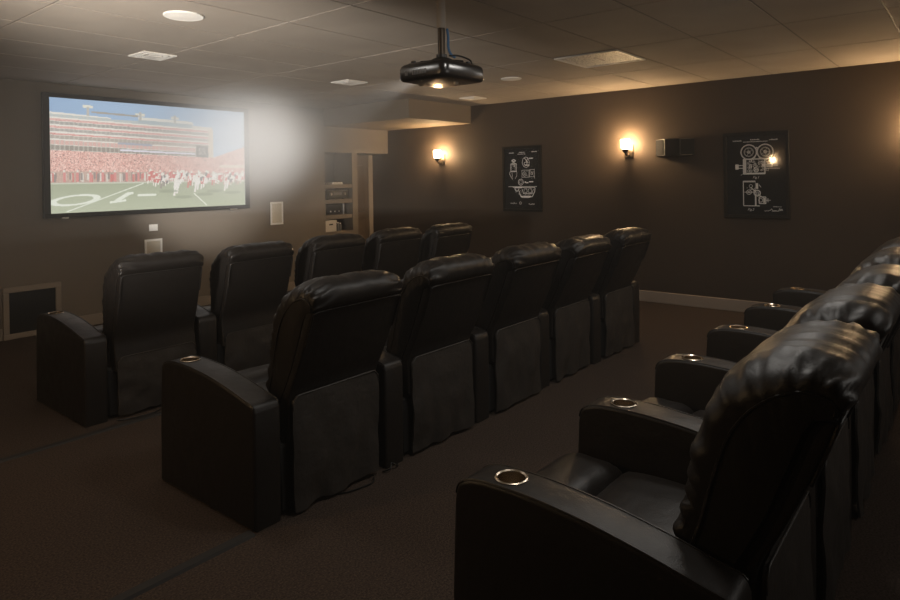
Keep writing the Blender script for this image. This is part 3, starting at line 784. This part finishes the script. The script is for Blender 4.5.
loft([(.000, W_-.028, D_-.028, .03), (.003, W_-.012, D_-.012, .036), (.010, W_-.003, D_-.003, .040), (.022, W_, D_, .042), (.066, W_, D_, .042), (.084, W_-.005, D_-.005, .042), (.094, W_-.018, D_-.018, .038)]).build('housing', M['gloss'], r, 50)
loft([(.093, W_-.03, D_-.03, .03), (.101, W_-.036, D_-.036, .03), (.105, W_-.05, D_-.05, .03)]).build('top_deck', M['black'], r, 50)
mb = MB()
for k in range(9): mb.box(-W_-.0025, -W_+.003, -.045+k*.0115, -.039+k*.0115, .028, .056, .001, 1)
mb.build('side_vent', M['grey'], r)
mb = MB()
for k in range(5): mb.box(-W_-.002, -W_+.003, .088, .108, .030+k*.005, .0325+k*.005)
mb.build('badge', M['grey'], r)
b = MB().lathe([(.040, 0), (.040, .020), (.034, .022), (.030, .010), (.001, .014)], 0, 0, 0, 28, False); bmesh.ops.rotate(b.bm, verts=b.bm.verts, matrix=Matrix.Rotation(-PI/2, 3, 'X'))
o_ = b.build('lens', M['lens'], r, 50); o_.location = (.03, D_-.004, .042)
for x, y in ((-.12, .105), (.11, -.10), (.12, .10)):
    o_ = MB().lathe([(.010, .104), (.013, .107), (.013, .118), (.008, .120)], 0, 0, 0, 14).build('foot', M['black'], r); o_.location = (x, y, 0)
o_ = MB().lathe([(.013, -.008), (.013, .001)], .055, -.055, 0, 14).build('bottom_screw', M['steel'], r)
# ceiling mount: separate thing carrying it
m_ = thing('projector_mount', 'dark mount bracket and pole between the ceiling and the projector', 'bracket', (2.790, 2.318, 2.1245))
mb = MB().lathe([(.075, 0), (.078, .008), (.05, .026), (.03, .034), (.03, .05)], 0, 0, 0, 24)
for a in (.6, 2.2, 3.9, 5.4):
    mb.tube([(.05*math.cos(a), .05*math.sin(a), .014), (.10*math.cos(a), .10*math.sin(a), .012), (.125*math.cos(a), .115*math.sin(a), .010)], .008, 6)
mb.build('spider_bracket', M['black'], m_)
MB().lathe([(.021, .04), (.021, .20)], 0, 0, 0, 20).build('pole', M['bronze'], m_)
o_ = MB().lathe([(.0245, .198), (.0245, .384), (.06, .385), (.06, .386)], 0, 0, 0, 20).build('pole_sleeve', M['tile'], m_)
c_ = MB().tube(catmull([(.022, -.024, .196), (.026, -.028, .15), (.024, -.030, .09), (.040, -.034, .055), (.075, -.035, .040)], 6), .007, 8).build('video_cable', M['blue'], None)
c_.location = m_.location; tag(c_, 'blue cable running down the projector pole', 'cable')
c2 = MB().tube(catmull([(.03, -.03, .045), (.07, -.045, .05), (.12, -.06, .045), (.15, -.085, .028), (.145, -.10, .006)], 6), .005, 8).build('power_cable', M['black'], None)
c2.location = m_.location; tag(c2, 'thin black cable looping over the top of the projector', 'cable')

# ------------------------------------------------------------------ haze where the beam reaches the screen
HC = (4.35, 6.25, 1.98)
hz = MB().box(LX+.05-HC[0], 6.0-HC[0], 4.35-HC[1], FY-.07-HC[1], 1.13-HC[2], CZ-.025-HC[2]).build('haze', None or M['white'], smooth=None)
hz.location = HC
tag(hz, 'pale smoky haze glowing in the projector beam right of the screen', 'haze', kind='stuff')
m, t, o = nt('haze_volume')
tc = t.nodes.new('ShaderNodeTexCoord'); vm = t.nodes.new('ShaderNodeVectorMath'); vm.operation = 'MULTIPLY'; vm.inputs[1].default_value = (1/1.9, 1/2.0, 1/1.05)
ln = t.nodes.new('ShaderNodeVectorMath'); ln.operation = 'LENGTH'
t.links.new(tc.outputs['Object'], vm.inputs[0]); t.links.new(vm.outputs[0], ln.inputs[0])
mr = t.nodes.new('ShaderNodeMapRange'); mr.interpolation_type = 'SMOOTHERSTEP'; mr.inputs[1].default_value = 0; mr.inputs[2].default_value = 1; mr.inputs[3].default_value = .80; mr.inputs[4].default_value = 0
t.links.new(ln.outputs['Value'], mr.inputs[0])
vs_ = t.nodes.new('ShaderNodeVolumeScatter'); vs_.inputs['Color'].default_value = (.95, .93, .90, 1); vs_.inputs['Anisotropy'].default_value = -.1
ad = t.nodes.new('ShaderNodeMath'); ad.operation = 'ADD'; ad.inputs[1].default_value = .034; t.links.new(mr.outputs[0], ad.inputs[0]); t.links.new(ad.outputs[0], vs_.inputs['Density']); t.links.new(vs_.outputs[0], o.inputs['Volume'])
hz.data.materials.clear(); hz.data.materials.append(m)
# ------------------------------------------------------------------ lights
def look(o, target):
    o.rotation_euler = (Vector(target) - Vector(o.location)).to_track_quat('-Z', 'Y').to_euler()
L = bpy.data.lights.new('projector_beam', 'SPOT'); L.energy = 1450; L.spot_size = R(27); L.spot_blend = 1.; L.shadow_soft_size = .03; L.color = (1, .97, .93)
lo = link('projector_beam', L); lo.location = (2.82, 2.535, 2.06); look(lo, (3.98, 6.6, 1.70))
for x, y, e in ((2.3, 1.25, 10), (3.7, 1.1, 9), (5.2, 1.1, 7), (1.55, 3.15, 6)):  # unseen disc lamps added at the ceiling for sheen on the back row
    L = bpy.data.lights.new('added_ceiling_light', 'AREA'); L.energy = e; L.shape = 'DISK'; L.size = .4; L.color = (1, .95, .88)
    lo = link('added_ceiling_light', L); lo.location = (x, y, CZ-.03)
L = bpy.data.lights.new('rear_fill_light', 'AREA'); L.energy = 9; L.shape = 'RECTANGLE'; L.size = 2.6; L.size_y = .9; L.color = (1, .95, .88)  # fill added behind the camera to lift the middle row's backs
lo = link('rear_fill_light', L); lo.location = (3.2, -1.2, 1.75); look(lo, (3.2, 2.3, .9))
L = bpy.data.lights.new('left_fill_spot', 'SPOT'); L.energy = 820; L.spot_size = R(60); L.spot_blend = 1.; L.shadow_soft_size = .15; L.color = (1, .94, .86)  # unseen spot added at the left to brighten the ceiling towards the screen
lo = link('left_fill_spot', L); lo.location = (-.40, 2.6, 1.1); look(lo, (3.5, 4.7, 2.5))
w = bpy.data.worlds.new('dark'); SC.world = w; w.use_nodes = True
w.node_tree.nodes['Background'].inputs[0].default_value = (0, 0, 0, 1)
vw = w.node_tree.nodes.new('ShaderNodeVolumeScatter'); vw.inputs['Density'].default_value = .005; vw.inputs['Color'].default_value = (.95, .93, .90, 1)
w.node_tree.links.new(vw.outputs[0], w.node_tree.nodes['World Output'].inputs['Volume'])      # thin smoke in the whole room

# ------------------------------------------------------------------ camera
cam = bpy.data.cameras.new('camera'); cam.sensor_width = 36; cam.lens = 646.85/900*36; cam.shift_y = -(300-179.05)/900; cam.clip_start = .05
co = link('camera', cam)
F = Vector((.7753518, .63152956, 0)); Rv = Vector((.6314438, -.77524651, -.01647979)); U = Rv.cross(F)
mt = Matrix.Identity(4)
for k in range(3): mt[k][0] = Rv[k]; mt[k][1] = U[k]; mt[k][2] = -F[k]
mt.translation = (0, 0, 1.477)
co.matrix_world = mt
SC.camera = co
SC.view_settings.view_transform = 'Standard'; SC.view_settings.look = 'None'; SC.view_settings.gamma = 1; SC.view_settings.use_curve_mapping = False
SC.view_settings.exposure = 0
